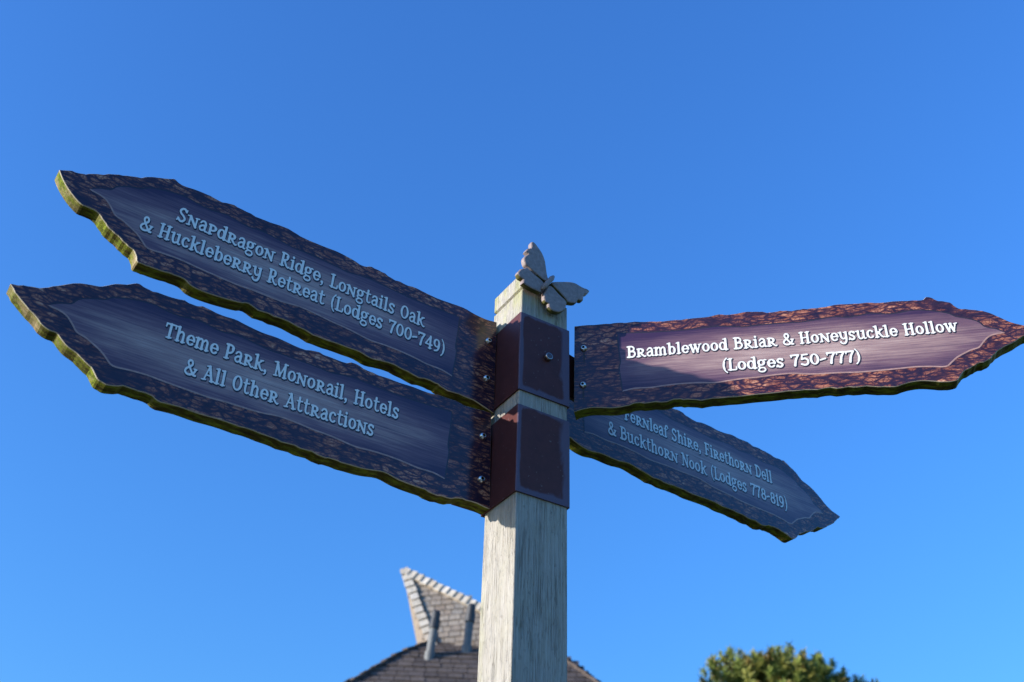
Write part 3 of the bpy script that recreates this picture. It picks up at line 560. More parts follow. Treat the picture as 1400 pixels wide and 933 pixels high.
def contour(ch, off, V, Fc, mi, fx, mat):
    """filled marching squares of glyph grown by off; fx maps (x, y) to a 3-D point"""
    wd, x0, y0, h, D = glyph_sdf(ch)
    D = D - off
    ny, nx = D.shape
    idx = {}
    def vert(key, x, y):
        if key not in idx:
            idx[key] = len(V)
            V.append(fx(x, y))
        return idx[key]
    def gp(i, j):
        return vert((i, j, 0), x0 + h * i, y0 + h * j)
    def ex(i, j, axis):
        a = D[j, i]
        b = D[j, i + 1] if axis == 0 else D[j + 1, i]
        t = min(max(a / (a - b), .02), .98)
        return vert((i, j, 1 + axis), x0 + h * (i + (t if axis == 0 else 0)), y0 + h * (j + (t if axis == 1 else 0)))
    for j in range(ny - 1):
        run = None
        for i in range(nx):
            c = None
            if i < nx - 1:
                c = [D[j, i] < 0, D[j, i + 1] < 0, D[j + 1, i + 1] < 0, D[j + 1, i] < 0]
                if all(c):
                    if run is None:
                        run = i
                    continue
            if run is not None:
                Fc.append((gp(run, j), gp(i, j), gp(i, j + 1), gp(run, j + 1)))
                mi.append(mat)
                run = None
            if c is None or not any(c):
                continue
            co = [(i, j), (i + 1, j), (i + 1, j + 1), (i, j + 1)]
            ed = [(i, j, 0), (i + 1, j, 1), (i, j + 1, 0), (i, j, 1)]
            f = []
            for k in range(4):
                if c[k]:
                    f.append(gp(*co[k]))
                if c[k] != c[(k + 1) % 4]:
                    f.append(ex(*ed[k]))
            if len(f) >= 3:
                Fc.append(tuple(f))
                mi.append(mat)

def lettering(parent, text, a, b, cap, y_shade, y_top):
    """one line of printed letters from baseline point a to baseline point b (board x, z)"""
    SP, TR = .42, .03
    pos, x = [], 0.0
    for ch in text:
        if ch == ' ':
            x += SP
            continue
        pos.append((ch, x))
        x += G[ch][0] + TR
    x -= TR
    d = Vector((b[0] - a[0], b[1] - a[1]))
    sx = d.length / x
    ux = d.normalized()
    uz = Vector((-ux.y, ux.x))
    V, Fc, mi = [], [], []
    rj = random.Random(len(text))
    for ch, gx in pos:
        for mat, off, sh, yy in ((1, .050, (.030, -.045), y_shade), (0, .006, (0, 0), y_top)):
            def fx(px, py, gx=gx, sh=sh, yy=yy):
                q = Vector(a) + ux * ((gx + px + sh[0]) * sx) + uz * ((py + sh[1]) * cap)
                return (q.x, yy, q.y)
            contour(ch, off, V, Fc, mi, fx, mat)
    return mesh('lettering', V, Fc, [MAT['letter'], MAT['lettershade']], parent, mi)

# ------------------------------------------------------------------ ground
def tagk(o, kind): o['kind'] = kind
bm = bmesh.new()
bmesh.ops.create_grid(bm, x_segments=40, y_segments=40, size=900)
tagk(bm_obj('ground', bm, MAT['grass']), 'structure')
bm = bmesh.new()
pl = [(-1.4, -8), (-1.1, -2), (-1.3, 1.0), (-2.6, 4), (-6, 7), (-14, 9)]
pr = [(1.4, -8), (1.2, -2), (1.1, .4), (-.4, 3.4), (-4, 5.6), (-14, 7)]
A_ = [bm.verts.new((x, y, .012)) for x, y in pl]
B_ = [bm.verts.new((x, y, .012)) for x, y in pr]
for i in range(5):
    bm.faces.new((A_[i], B_[i], B_[i + 1], A_[i + 1]))
tagk(bm_obj('path', bm, MAT['path']), 'structure')

# ------------------------------------------------------------------ fingerpost
YAW = 0.5369271
FC = Vector((0.0151766, 1.6232013, 0))      # front arris of the post
post_root = empty('fingerpost', (FC.x, FC.y, 0), 'tall square oak fingerpost with four bark-edged name boards and a butterfly on top', 'signpost')

ex = Vector((math.cos(YAW), math.sin(YAW), 0))
ey = Vector((-math.sin(YAW), math.cos(YAW), 0))
# local post frame: x along the right face, y along the left face (depth), origin at the front arris
def post_part(name, V, Fc, mats, mi=None, parent=None, smooth=False):
    o = mesh(name, V, Fc, mats, post_root, mi, smooth)
    o.rotation_euler = (0, 0, YAW)
    return o

def square_ring(x0, x1, y0, y1, z, c):
    """ring of 12 points round a square with eased corners"""
    r = []
    for cx, cy, a0 in ((x1 - c, y0 + c, -90), (x1 - c, y1 - c, 0), (x0 + c, y1 - c, 90), (x0 + c, y0 + c, 180)):
        for k in range(4):
            a = math.radians(a0 + 30 * k)
            r.append(Vector((cx + c * math.cos(a), cy + c * math.sin(a), z)))
    return r

W = .1
zs = [(-.3, 0)]
z = 0.0
while z < 2.55:
    zs.append((z, 0)); z += .15
for zz, ins in ((2.70, 0), (2.796, 0), (2.7985, .0045), (2.8025, .0045), (2.805, 0), (2.838, 0), (2.842, .004)):
    zs.append((zz, ins))
V, Fc = [], []
for zz, ins in zs:
    V += square_ring(ins, W - ins, ins, W - ins, zz, .0022)
N = 16
for i in range(len(zs) - 1):
    for k in range(N):
        Fc.append((i * N + k, i * N + (k + 1) % N, (i + 1) * N + (k + 1) % N, (i + 1) * N + k))
base = (len(zs) - 1) * N
V.append(Vector((W / 2, W / 2, 2.862)))
for k in range(N):
    Fc.append((base + k, base + (k + 1) % N, len(V) - 1))
post = post_part('post', V, Fc, MAT['wood'])

# clamp bands: folded steel sleeves with flange plates behind the boards
def dome_bolt(parent, r=.0042, hgt=.0034, socket=True, mat='steel'):
    bm = bmesh.new()
    prof = [(r * 1.02, 0), (r, .22), (r * .88, .58), (r * .66, .84), (r * .40, .97)]
    rings = [[bm.verts.new((q * math.cos(a), -h * hgt, q * math.sin(a))) for a in [2 * math.pi * i / 20 for i in range(20)]] for q, h in prof]
    for r0, r1 in zip(rings, rings[1:]):
        for k in range(20):
            bm.faces.new((r0[k], r1[k], r1[(k + 1) % 20], r0[(k + 1) % 20]))
    # hex socket: a sunk floor
    inner = [bm.verts.new((.40 * r * math.cos(2 * math.pi * i / 20), -.35 * hgt, .40 * r * math.sin(2 * math.pi * i / 20))) for i in range(20)]
    for k in range(20):
        f = bm.faces.new((rings[-1][k], inner[k], inner[(k + 1) % 20], rings[-1][(k + 1) % 20]))
        f.material_index = 1
    f = bm.faces.new(inner)
    f.material_index = 1
    o = bm_obj('bolt', bm, [MAT[mat], MAT['socket']], parent)
    for p in o.data.polygons:
        p.use_smooth = p.material_index == 0
    return o

def band(z0, z1, back, flanges):
    """sleeve: grid on the two visible faces carries the worn-film attribute"""
    p, c = .0035, .0030
    ring = square_ring(-p, W + p, -p, W + back, 0, c)
    nz = 14
    per = []
    for i, a in enumerate(ring):
        b = ring[(i + 1) % len(ring)]
        m = 14 if (b - a).length > .03 else 1
        for k in range(m):
            per.append(a.lerp(b, k / m))
    n = len(per)
    V = [Vector((q.x, q.y, z0 + (z1 - z0) * j / nz)) for j in range(nz + 1) for q in per]
    Fc = [(j * n + i, j * n + (i + 1) % n, (j + 1) * n + (i + 1) % n, (j + 1) * n + i) for j in range(nz) for i in range(n)]
    # lower and upper lips back to the post
    t = .0032
    def inset(q):
        return Vector((min(max(q.x, -p + t), W + p - t), min(max(q.y, -p + t), W + back - t), 0))
    for zz, j, flip in ((z0, 0, True), (z1, nz, False)):
        b0 = len(V)
        V += [Vector((inset(q).x, inset(q).y, zz)) for q in per]
        for i in range(n):
            f = (j * n + i, j * n + (i + 1) % n, b0 + (i + 1) % n, b0 + i)
            Fc.append(f[::-1] if flip else f)
    me_o = post_part('clamp_band', V, Fc, MAT['brown'])
    me = me_o.data
    for fl in flanges:                       # plates (x0,y0)->(x1,y1), z range
        (xa, ya), (xb, yb), za, zb = fl
        d = Vector((xb - xa, yb - ya, 0)).normalized()
        nn = Vector((-d.y, d.x, 0)) * .0025
        a, b = Vector((xa, ya, 0)), Vector((xb, yb, 0))
        bm = bmesh.new()
        bm.from_mesh(me)
        q = [a - nn, b - nn, b + nn, a + nn]
        lo = [bm.verts.new((v.x, v.y, za)) for v in q]
        hi = [bm.verts.new((v.x, v.y, zb)) for v in q]
        bm.faces.new(lo[::-1]); bm.faces.new(hi)
        for k in range(4):
            bm.faces.new((lo[k], lo[(k + 1) % 4], hi[(k + 1) % 4], hi[k]))
        bm.to_mesh(me)
        bm.free()
    at = me.color_attributes.new('pale_edge', 'FLOAT_COLOR', 'POINT')
    for v in me.vertices:
        h = (v.co.z - z0) / (z1 - z0)
        u = (v.co.x + p) / (W + 2 * p)
        wv = (v.co.y + p) / (W + back + p)
        on_right = v.co.y < -p + .001
        e = max(math.exp(-u / .07), math.exp(-(1 - u) / .16), .8 * math.exp(-h / .09), .55 * math.exp(-(1 - h) / .05)) if on_right else .55 * max(math.exp(-wv / .04), 0)
        at.data[v.index].color = (e, e, e, 1)
    return me_o

def world2post(x, y):
    v = Vector((x, y, 0)) - FC
    return (v.dot(ex), v.dot(ey))

TH = .028
def board_frame(k):
    b = BOARDS[k]
    return Vector((b['org'][0], b['org'][1], 0)), b['yaw']
def along(k, s, depth):
    o, th = board_frame(k)
    q = o + Vector((math.cos(th), math.sin(th), 0)) * s + Vector((-math.sin(th), math.cos(th), 0)) * depth
    return world2post(q.x, q.y)

upper = band(2.5765, 2.742, .009, [
    (along('UL', .004, TH + .003), along('UL', -.055, TH + .003), 2.585, 2.735),
    (along('BR', -.014, TH * .5), along('BR', -.002, TH + .003), 2.625, 2.72),
    (along('BR', -.002, TH + .003), along('BR', .05, TH + .003), 2.625, 2.72),
    ((W, W - .01), along('FE', -.0, TH + .003), 2.60, 2.72)])
lower = band(2.379, 2.5455, .009, [
    (along('LL', .004, TH + .003), along('LL', -.055, TH + .003), 2.385, 2.54)])
# round-headed bolt through the upper sleeve
bm = bmesh.new()
tube(bm, [(0, 0, 0), (0, -.0062, 0), (0, -.0078, 0), (0, -.0080, 0)], [.0074, .0074, .0066, .0054], 24)
hb = bm_obj('bolt', bm, [MAT['dullsteel'], MAT['darksteel']], upper)
for p in hb.data.polygons:
    if len(p.vertices) > 4:
        p.material_index = 1
hb.location = (.0545, -.0037, 2.6625)

def sweep_fill(out2d, y):
    """triangles filling a closed outline (list of (x, z))"""
    tri = tessellate_polygon([[Vector((a, b, 0)) for a, b in out2d]])
    return tri

def offset_in(P, d):
    n = len(P)
    area = sum(P[i][0] * P[(i + 1) % n][1] - P[(i + 1) % n][0] * P[i][1] for i in range(n))
    sg = 1 if area > 0 else -1
    out = []
    for i in range(n):
        a, b = Vector(P[i - 1]), Vector(P[(i + 1) % n])
        t = (b - a)
        if t.length < 1e-9:
            out.append(tuple(P[i])); continue
        t.normalize()
        out.append((P[i][0] - t.y * d * sg, P[i][1] + t.x * d * sg))
    return out

LABEL = {'UL': 'upper left board naming Snapdragon Ridge, bark-edged and mossy underneath',
         'LL': 'lower left board pointing to Theme Park, Monorail and Hotels',
         'BR': 'sunlit right board naming Bramblewood Briar',
         'FE': 'shaded rear right board naming Fernleaf Shire'}
CAP = {'UL': .0285, 'LL': .0275, 'BR': .0255, 'FE': .0290}
for key in ('UL', 'LL', 'BR', 'FE'):
    b = BOARDS[key]
    o2, th = board_frame(key)
    P = [(v.x, v.y) for v in catmull(b['outline'], 3)]
    n = len(P)
    nick = random.Random(key)
    ph = [nick.uniform(0, 6.28) for _ in range(4)]
    Pn, acc = [], 0.0
    for i in range(n):
        acc += math.dist(P[i], P[i - 1])
        a_, b_ = Vector(P[i - 1]), Vector(P[(i + 1) % n])
        t_ = (b_ - a_).normalized()
        post_end = abs(P[i][0]) < .015
        w_ = 0 if post_end else (.0004 * math.sin(acc * 190 + ph[0]) + .0003 * math.sin(acc * 437 + ph[1])) * (1 + math.sin(acc * 23 + ph[3])) + .0005 * math.sin(acc * 71 + ph[2])
        Pn.append((P[i][0] - t_.y * w_, P[i][1] + t_.x * w_))
    P = Pn
    rim = .0016
    V = [(x, 0.0006, zz) for x, zz in P] + [(x, .0022, zz) for x, zz in P] + [(x, TH - .001, zz) for x, zz in P] + [(x, TH, zz) for x, zz in offset_in(P, .001)] + [(x, 0, zz) for x, zz in offset_in(P, .0006)]
    Fc, mi = [], []
    for i in range(n):
        j = (i + 1) % n
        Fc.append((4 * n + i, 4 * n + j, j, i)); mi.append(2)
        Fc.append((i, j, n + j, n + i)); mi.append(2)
        Fc.append((n + i, n + j, 2 * n + j, 2 * n + i)); mi.append(1)
        Fc.append((2 * n + i, 2 * n + j, 3 * n + j, 3 * n + i)); mi.append(1)
    tri = sweep_fill(P, 0)
    for t in tri:
        a, b1, c = [Vector((V[4 * n + q][0], V[4 * n + q][2])) for q in t]
        ar = (b1 - a).cross(c - a)
        t = tuple(t) if ar > 0 else tuple(t)[::-1]        # face looks towards -y
        Fc.append(tuple(4 * n + q for q in t)); mi.append(0)
        Fc.append(tuple(3 * n + q for q in t[::-1])); mi.append(1)
    area = sum(P[i][0] * P[(i + 1) % n][1] - P[(i + 1) % n][0] * P[i][1] for i in range(n))
    if area > 0:
        k4 = 0
        for q in range(4 * n):
            Fc[q] = Fc[q][::-1]
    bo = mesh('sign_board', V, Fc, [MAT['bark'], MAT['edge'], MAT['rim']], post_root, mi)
    bo.location = o2 - Vector((FC.x, FC.y, 0))
    bo.rotation_euler = (0, 0, th)
    bo['label'] = LABEL[key]
    # printed plank panel with its pale lower line
    Q = [(v.x, v.y) for v in catmull(b['panel'], 3)]
    m = len(Q)
    tri = sweep_fill(Q, 0)
    V = [(x, -.0005, zz) for x, zz in Q]
    Fc, mi = [], []
    for t in tri:
        a, b1, c = [Vector((V[q][0], V[q][2])) for q in t]
        Fc.append(tuple(t) if (b1 - a).cross(c - a) > 0 else tuple(t)[::-1]); mi.append(0)
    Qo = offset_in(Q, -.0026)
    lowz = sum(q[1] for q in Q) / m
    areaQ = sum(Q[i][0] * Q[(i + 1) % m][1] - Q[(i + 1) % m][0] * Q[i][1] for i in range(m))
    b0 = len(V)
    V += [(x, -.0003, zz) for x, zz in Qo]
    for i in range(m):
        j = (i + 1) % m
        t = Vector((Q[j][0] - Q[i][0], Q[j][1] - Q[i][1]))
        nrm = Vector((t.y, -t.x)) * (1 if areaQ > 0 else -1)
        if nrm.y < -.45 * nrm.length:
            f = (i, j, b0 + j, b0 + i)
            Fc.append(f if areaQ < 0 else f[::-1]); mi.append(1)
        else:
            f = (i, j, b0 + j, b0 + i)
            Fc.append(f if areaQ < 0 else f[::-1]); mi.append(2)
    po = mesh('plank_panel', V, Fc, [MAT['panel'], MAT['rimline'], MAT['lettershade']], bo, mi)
    for s, a, e in b['text']:
        lettering(bo, s, a, e, CAP[key], -.0009, -.0013)
    for (bx, bz) in b['bolts']:
        bl = dome_bolt(bo, .0066, .0058)
        bl.location = (bx, 0, bz)
        bl.rotation_euler = (0, random.uniform(0, 1), 0)
    if key == 'BR':
        for bx, bz in b['bolts']:
            Vs, Fs = [], []
            k0 = 0
            for q, (dz, hw) in enumerate(((-.003, .0018), (-.012, .0013), (-.024, .0011), (-.034, .0004))):
                Vs += [(bx - hw + .0006, -.0003, bz + dz), (bx + hw + .0006, -.0003, bz + dz)]
            for q in range(3):
                Fs.append((k0 + 2 * q, k0 + 2 * q + 2, k0 + 2 * q + 3, k0 + 2 * q + 1))
            mesh('rust_streak', Vs, Fs, MAT['stain'], bo)

# ------------------------------------------------------------------ carved butterfly on the post top
bf = empty('butterfly', (0, 0, 0), parent=post_root, rz=YAW)
bf.location = ey * (-.010)
bf['label'] = 'carved mauve-grey wooden butterfly'
def wing(name, pts, tilt_hinge):
    Pw = [(v.x, v.y) for v in catmull(pts, 4)]
    n = len(Pw)
    area = sum(Pw[i][0] * Pw[(i + 1) % n][1] - Pw[(i + 1) % n][0] * Pw[i][1] for i in range(n))
    if area < 0:
        Pw = Pw[::-1]
    lay = [(.0, .0035), (.0, -.0035), (.0008, -.0054), (.0024, -.0066)]
    V, Fc, mi = [], [], []
    for d, y in lay:
        V += [(x, y, zz) for x, zz in offset_in(Pw, d)]
    for l in range(len(lay) - 1):
        for i in range(n):
            j = (i + 1) % n
            Fc.append((l * n + j, l * n + i, (l + 1) * n + i, (l + 1) * n + j)); mi.append(0)
    for t in tessellate_polygon([[Vector((a, b, 0)) for a, b in Pw]]):
        a, b1, c = [Vector(Pw[q]) for q in t]
        t = tuple(t) if (b1 - a).cross(c - a) > 0 else tuple(t)[::-1]
        Fc.append(tuple((len(lay) - 1) * n + q for q in t)); mi.append(0)
        Fc.append(tuple(q for q in t[::-1])); mi.append(0)
    o = mesh('wing', V, Fc, [MAT['butterfly'], MAT['moss']], bf, mi)
    bmw = bmesh.new()
    bmw.from_mesh(o.data)
    bmesh.ops.recalc_face_normals(bmw, faces=bmw.faces[:])
    bmw.to_mesh(o.data)
    bmw.free()
    for p in o.data.polygons:
        if p.center.y > -.005 and p.normal.z < -.35 and p.center.z < 2.83:
            p.material_index = 1
    return o
for k in ('wing_ul', 'wing_ll', 'wing_ur', 'wing_lr'):
    wing(k, BUTTERFLY[k], 0)
bm = bmesh.new()
bp = BUTTERFLY['body']
tube(bm, [(x, -.0085 - .0015 * math.sin(i * .8), zz) for i, (x, zz) in enumerate(bp)], [.0026, .0050, .0044, .0052, .0030], 10)
bm_obj('body', bm, MAT['butterfly'], bf, True)


# ------------------------------------------------------------------ lodge behind the post
MAT['slate'] = m_island('old_roof_shingles', [(.090, .066, .055), (.14, .106, .088), (.115, .088, .078), (.17, .128, .104), (.072, .054, .048)])
MAT['shake'] = m_island('pale_gable_shingles', [(.30, .245, .20), (.40, .325, .255), (.34, .30, .26), (.46, .38, .30), (.26, .195, .145)])
MAT['ridge'] = m_island('cream_ridge_tiles', [(.62, .54, .43), (.70, .63, .53), (.56, .46, .35), (.74, .68, .60)], scale=20)

def brick(bm, c, ax, ay, az, sx, sy, sz):
    """box with centre c, unit axes and full sizes"""
    vs = []
    for dx in (-.5, .5):
        for dy in (-.5, .5):
            for dz in (-.5, .5):
                vs.append(bm.verts.new(c + ax * dx * sx + ay * dy * sy + az * dz * sz))
    for f in ((0, 1, 3, 2), (4, 6, 7, 5), (0, 4, 5, 1), (2, 3, 7, 6), (0, 2, 6, 4), (1, 5, 7, 3)):
        bm.faces.new([vs[i] for i in f])

lodge = empty('lodge', (0, 0, 0), 'stone-coloured lodge with bell-curved shingle roof and a pointed upswept gable, behind the post', 'building')
CX, CY = -.24, 14.85
HW = [(3.7, 4.30), (4.4, 3.40), (5.0, 2.63), (5.5, 2.07), (6.06, 1.54), (6.35, 1.28), (6.64, 1.02), (6.88, .73), (7.15, .40), (7.38, .11), (7.46, .02)]
def hw(z):
    return float(np.interp(z, [a for a, _ in HW], [b for _, b in HW]))

# under-roof shell
bm = bmesh.new()
rings = []
for z, h in HW:
    h = h - .035
    h = max(h, .004)
    rings.append([bm.verts.new((CX + sx * h, CY + sy * h, z)) for sx, sy in ((-1, -1), (1, -1), (1, 1), (-1, 1))])
for a, b in zip(rings, rings[1:]):
    for k in range(4):
        bm.faces.new((a[k], a[(k + 1) % 4], b[(k + 1) % 4], b[k]))
bm.faces.new(rings[0][::-1])
bm.faces.new(rings[-1])
# shingle courses on every slope
r2 = random.Random(3)
for k, (dx, dy) in enumerate(((0, -1), (-1, 0), (1, 0), (0, 1))):
    nrm = Vector((dx, dy, 0))
    tan = Vector((-dy, dx, 0))
    z = HW[0][0]
    while z < 7.40:
        h0 = hw(z)
        slope = Vector((0, 0, .1)) + nrm * (hw(z + .1) - h0)
        slope.normalize()
        dz = .12 * slope.z
        out = slope.cross(tan)
        if out.dot(nrm) < 0: out = -out
        x = -h0 + r2.uniform(0, .1)
        while x < h0:
            wd = r2.uniform(.10, .20)
            cxm = x + wd / 2
            if abs(cxm) < h0 - .02:
                c = Vector((CX, CY, z)) + nrm * h0 + tan * cxm + slope * .07 + out * (.012 + r2.uniform(-.003, .004))
                tilt = (slope + out * (-.10 + r2.uniform(-.02, .02))).normalized()
                o2 = tan.cross(tilt)
                brick(bm, c, tan, tilt, o2, wd - .008, .19, .014)
            x += wd
        z += dz
roof = bm_obj('roof', bm, MAT['slate'], lodge)
# dark hip tiles down the four corners
for sx, sy in ((-1, -1), (1, -1), (1, 1), (-1, 1)):
    bm = bmesh.new()
    z = HW[0][0]
    while z < 7.36:
        p0 = Vector((CX + sx * hw(z), CY + sy * hw(z), z))
        p1 = Vector((CX + sx * hw(z + .12), CY + sy * hw(z + .12), z + .12))
        d = (p1 - p0).normalized()
        s = Vector((-sy, sx, 0)).normalized()
        u = d.cross(s)
        if u.z < 0: u = -u
        brick(bm, (p0 + p1) / 2 + u * .02, s, (d - u * .08).normalized(), u, .10, (p1 - p0).length * 1.25, .03)
        z += .12
    bm_obj('hip_tiles', bm, MAT['slate'], roof)

# upswept pointed gable
VLp, BRp, AP = Vector(FIN_VL), Vector(FIN_BR), Vector(FIN_AP)
e1 = (BRp - VLp).normalized()
nf = e1.cross(AP - VLp).normalized()
if nf.y > 0: nf = -nf
g1 = nf.cross(e1)
if g1.z < 0: g1 = -g1
back = Vector((-.12, 1.0, 0))
gable = empty('pointed_gable', (0, 0, 0), parent=lodge)
gable['label'] = 'pointed upswept gable with pale shingles and cream ridge tiles'
bm = bmesh.new()
low = Vector((0, 0, -.5))
q = [bm.verts.new(v - nf * .02) for v in (VLp, BRp, AP)]
qb = [bm.verts.new(v) for v in (VLp + back, BRp + back)]
ql = [bm.verts.new(v + low) for v in (VLp + Vector((.1, .1, 0)), BRp, BRp + back, VLp + back)]
for f in ((q[0], q[1], q[2]), (qb[1], qb[0], q[2]), (qb[0], q[0], q[2]), (q[1], qb[1], q[2]),
          (ql[0], ql[1], q[1], q[0]), (ql[1], ql[2], qb[1], q[1]), (ql[2], ql[3], qb[0], qb[1]), (ql[3], ql[0], q[0], qb[0])):
    bm.faces.new(f)
ap2 = Vector(((AP - VLp).dot(e1), (AP - VLp).dot(g1)))
br2 = (BRp - VLp).length
rows = 16
rh = ap2.y / rows
for r_ in range(-3, rows):
    y0 = r_ * rh
    t = (y0 + rh * .5) / ap2.y
    xl = ap2.x * t
    xr = br2 + (ap2.x - br2) * t
    x = xl - .04 + (r_ % 2) * .05
    while x < xr - .02:
        wd = r2.uniform(.10, .155)
        c = VLp + e1 * (x + wd / 2) + g1 * (y0 + rh * .62) + nf * (.006 + r2.uniform(-.002, .003))
        if xl - .02 <= x + wd / 2 <= min(xr - .01, br2 * .84):
            tl = (g1 - nf * .13).normalized()
            brick(bm, c, e1, tl, e1.cross(tl), wd - .010, rh * 1.35, .014)
        x += wd
bm_obj('gable_shingles', bm, MAT['shake'], gable)
bm = bmesh.new()
def tile_run(a, b, n, wide, nrm, lift, thick=.035, flare=.10, fill=1.02):
    d = (b - a).normalized()
    L = (b - a).length / n
    s = d.cross(nrm).normalized()
    for i in range(n):
        c = a + d * (L * (i + .5)) + nrm * lift
        dd = (d + nrm * flare).normalized()
        brick(bm, c + s * r2.uniform(-.006, .006), s, dd, s.cross(dd), wide * r2.uniform(.92, 1.06), L * fill, thick)
inw = (BRp - AP).normalized().cross(nf).normalized()
if inw.z > 0: inw = -inw
RE = AP.lerp(BRp, .80)
tile_run(AP + inw * .042 + (RE - AP).normalized() * .05, RE + inw * .045, 17, .115, nf, .03, .03, .22, .98)
vin = (AP - VLp).normalized().cross(nf).normalized()
if vin.x < 0: vin = -vin
tile_run(VLp + vin * .055, AP + vin * .012 - (AP - VLp).normalized() * .04, 12, .115, nf, .034, .03, -.12, .86)
# rounded cap along the ridge itself
for i in range(17):
    a = AP.lerp(RE, (i + .45) / 17.5); b = AP.lerp(RE, (i + 1.35) / 17.5)
    tube(bm, [a + Vector((0, .03, .008)), b + Vector((0, .03, 0))], [.030, .026], 10)
bm_obj('ridge_tiles', bm, MAT['ridge'], gable)
bm = bmesh.new()
a, b = VLp + vin * .135 + nf * .03, AP + vin * .045 - (AP - VLp).normalized() * .12 + nf * .03
d = (b - a).normalized()
brick(bm, (a + b) / 2, d.cross(nf), d, nf, .022, (b - a).length, .02)
bm_obj('dark_verge_strip', bm, MAT['socket'], gable)  # dark strip along the gap inside the verge tiles

def vent(base, top):
    b, t = Vector(base), Vector(top)
    v = empty('roof_vent', (0, 0, 0), parent=lodge)
    d = (t - b)
    bm = bmesh.new()
    tube(bm, [b - d * .12, b + d * .18, b + d * .181, b + d * .66], [.066, .066, .052, .052], 16)
    bm_obj('pipe', bm, MAT['lead'], v, False)
    bm = bmesh.new()
    tube(bm, [b + d * .64, b + d * .645, b + d * .82, b + d * .825, b + d * .97, b + d * 1.0], [.060, .066, .066, .054, .056, .046], 16)
    bm_obj('cowl', bm, MAT['socket2'], v, False)
MAT['socket2'] = m_flat('black_cowl', (.035, .037, .042), .5, 0, .3, 14)
vent(V1[0], V1[1])
vent(V2[0], V2[1])

# walls, mostly below the frame
bm = bmesh.new()
add_box(bm, CX, CY, 1.95, 7.4, 7.4, 3.9)
wall = bm_obj('wall', bm, MAT['render'], lodge)
for wx in (-2.6, 2.0):
    bm = bmesh.new()
    add_box(bm, CX + wx, CY - 3.72, 1.75, 1.3, .10, 1.5)
    wn = bm_obj('window', bm, MAT['timber'], lodge)
    bm = bmesh.new()
    for k in (-.29, .29):
        add_box(bm, CX + wx + k, CY - 3.775, 1.75, .5, .02, 1.3)
    bm_obj('pane', bm, MAT['glass'], wn)
bm = bmesh.new()
add_box(bm, CX - .2, CY - 3.72, 1.05, 1.05, .10, 2.1)
dr_ = bm_obj('door', bm, MAT['timber'], lodge)
bm = bmesh.new()
tube(bm, [(CX + .2, CY - 3.77, 1.05), (CX + .2, CY - 3.84, 1.05)], [.03, .035], 12)
bm_obj('handle', bm, MAT['steel'], dr_)

# ------------------------------------------------------------------ pine
pine = empty('pine_tree', (4.05, 16.3, 0), 'bushy round-topped pine with yellow-green needle tufts, low on the right', 'tree')
bm = bmesh.new()
tube(bm, [(0, 0, -.2), (.03, 0, 1.5), (-.04, .05, 3.5), (.02, 0, 5.2), (0, 0, 6.6)], [.24, .20, .16, .11, .04], 12)
rb = random.Random(5)
lobes = [((-.55, -.15, 7.03), .62, .62), ((.02, -.2, 7.15), .66, .62), ((.55, -.1, 6.98), .60, .60), ((.0, .4, 7.0), .8, .6), ((-.35, .3, 6.5), .95, .8), ((.45, .1, 6.35), 1.05, .8), ((-.3, -.45, 6.3), .9, .75), ((0, 0, 5.6), 1.3, .8), ((.95, -.05, 6.72), .48, .45), ((-.85, -.0, 6.62), .40, .55), ((.28, -.3, 7.1), .5, .5), ((-.28, -.3, 7.08), .5, .55), ((1.05, -.1, 6.9), .5, .42), ((1.35, -.05, 6.6), .5, .5)]
for c, rx, rz in lobes:
    c = Vector(c)
    tube(bm, [(0, 0, c.z - 1.3), c * .5 + Vector((0, 0, (c.z - 1.3) * .5 + .1)), c], [.07, .045, .015], 7)
bm_obj('trunk', bm, MAT['barktree'], pine)
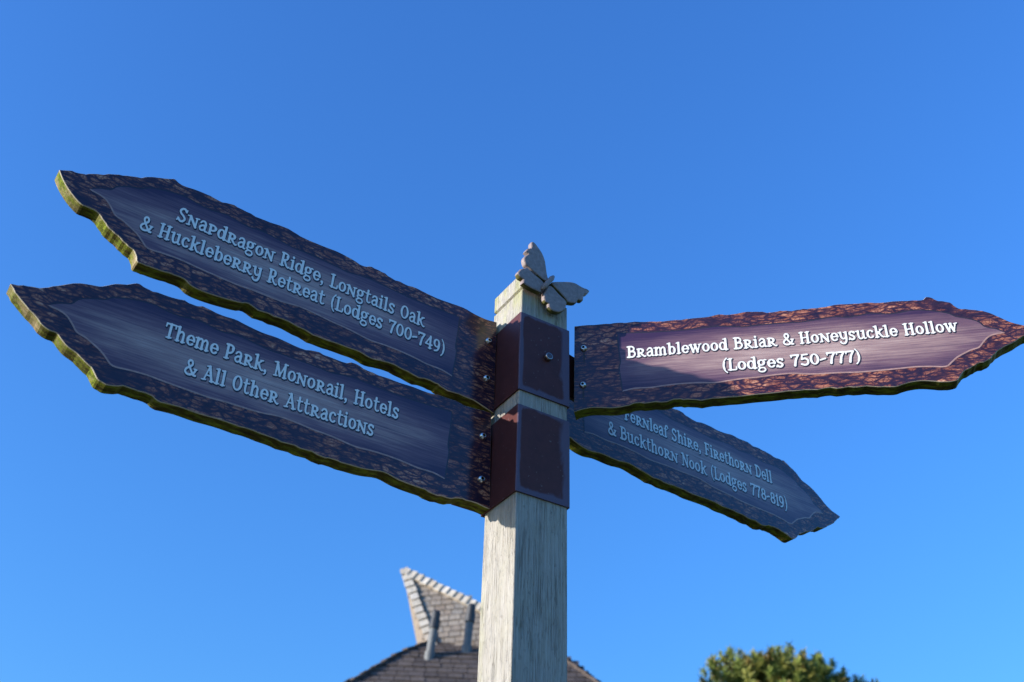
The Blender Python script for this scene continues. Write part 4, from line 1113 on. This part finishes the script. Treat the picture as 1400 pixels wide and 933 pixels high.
# needle tufts: short blades fanning out from twig tips spread through the lobes
def needle_mat():
    k = NB('pine_needles')
    geo = k.n('ShaderNodeNewGeometry')
    vc = k.n('ShaderNodeVertexColor', layer_name='tone')
    c = k.mix(k.math('MULTIPLY', geo.outputs['Random Per Island'], .35), vc.outputs['Color'], (.10, .105, .02))
    k.b.inputs['Transmission Weight'].default_value = 0
    return k.out(c, .6, **{'Specular IOR Level': .3})
MAT['needle'] = needle_mat()
Vn, Fn, Cn = [], [], []
nt_ = 0
for c, rx, rz in lobes:
    c = np.array(c)
    for i in range(int(620 * rx * rx)):
        d = rng.normal(size=3); d /= np.linalg.norm(d)
        if d[2] < -.5: d[2] *= -.6
        rr_ = rng.uniform(.72, 1.03) if rng.random() < .85 else rng.uniform(.35, .8)
        p = c + d * np.array([rx, rx, rz]) * rr_
        axis = d * .6 + np.array([0, 0, .75]) + rng.normal(size=3) * .22
        axis /= np.linalg.norm(axis)
        kind = rng.random()
        tone = np.array([.20, .25, .058]) if kind < .55 else (np.array([.32, .315, .075]) if kind < .85 else np.array([.24, .17, .05]))
        tone = tone * rng.uniform(.85, 1.4)
        Ln_ = rng.uniform(.085, .13)
        p0 = p - axis * .06
        for j in range(52):
            b = axis * rng.uniform(.2, .9) + rng.normal(size=3) * .55
            b /= np.linalg.norm(b)
            q0 = p0 + axis * rng.uniform(0, .12)
            s = np.cross(b, rng.normal(size=3)); s /= np.linalg.norm(s) + 1e-9
            hwid = .0065
            l = Ln_ * rng.uniform(.6, 1.0)
            k0 = len(Vn)
            Vn += [q0 - s * hwid, q0 + s * hwid, q0 + b * l + s * hwid * .5, q0 + b * l - s * hwid * .5]
            Fn.append((k0, k0 + 1, k0 + 2, k0 + 3))
            Cn.append(tone)
me = bpy.data.meshes.new('crown')
me.from_pydata([tuple(v) for v in Vn], [], Fn)
at_ = me.color_attributes.new('tone', 'FLOAT_COLOR', 'CORNER')
arr = np.ones((len(Fn), 4, 4), dtype=np.float32)
arr[:, :, :3] = np.array(Cn, dtype=np.float32)[:, None, :]
at_.data.foreach_set('color', arr.ravel())
me.update()
link('crown', me, MAT['needle'], pine)
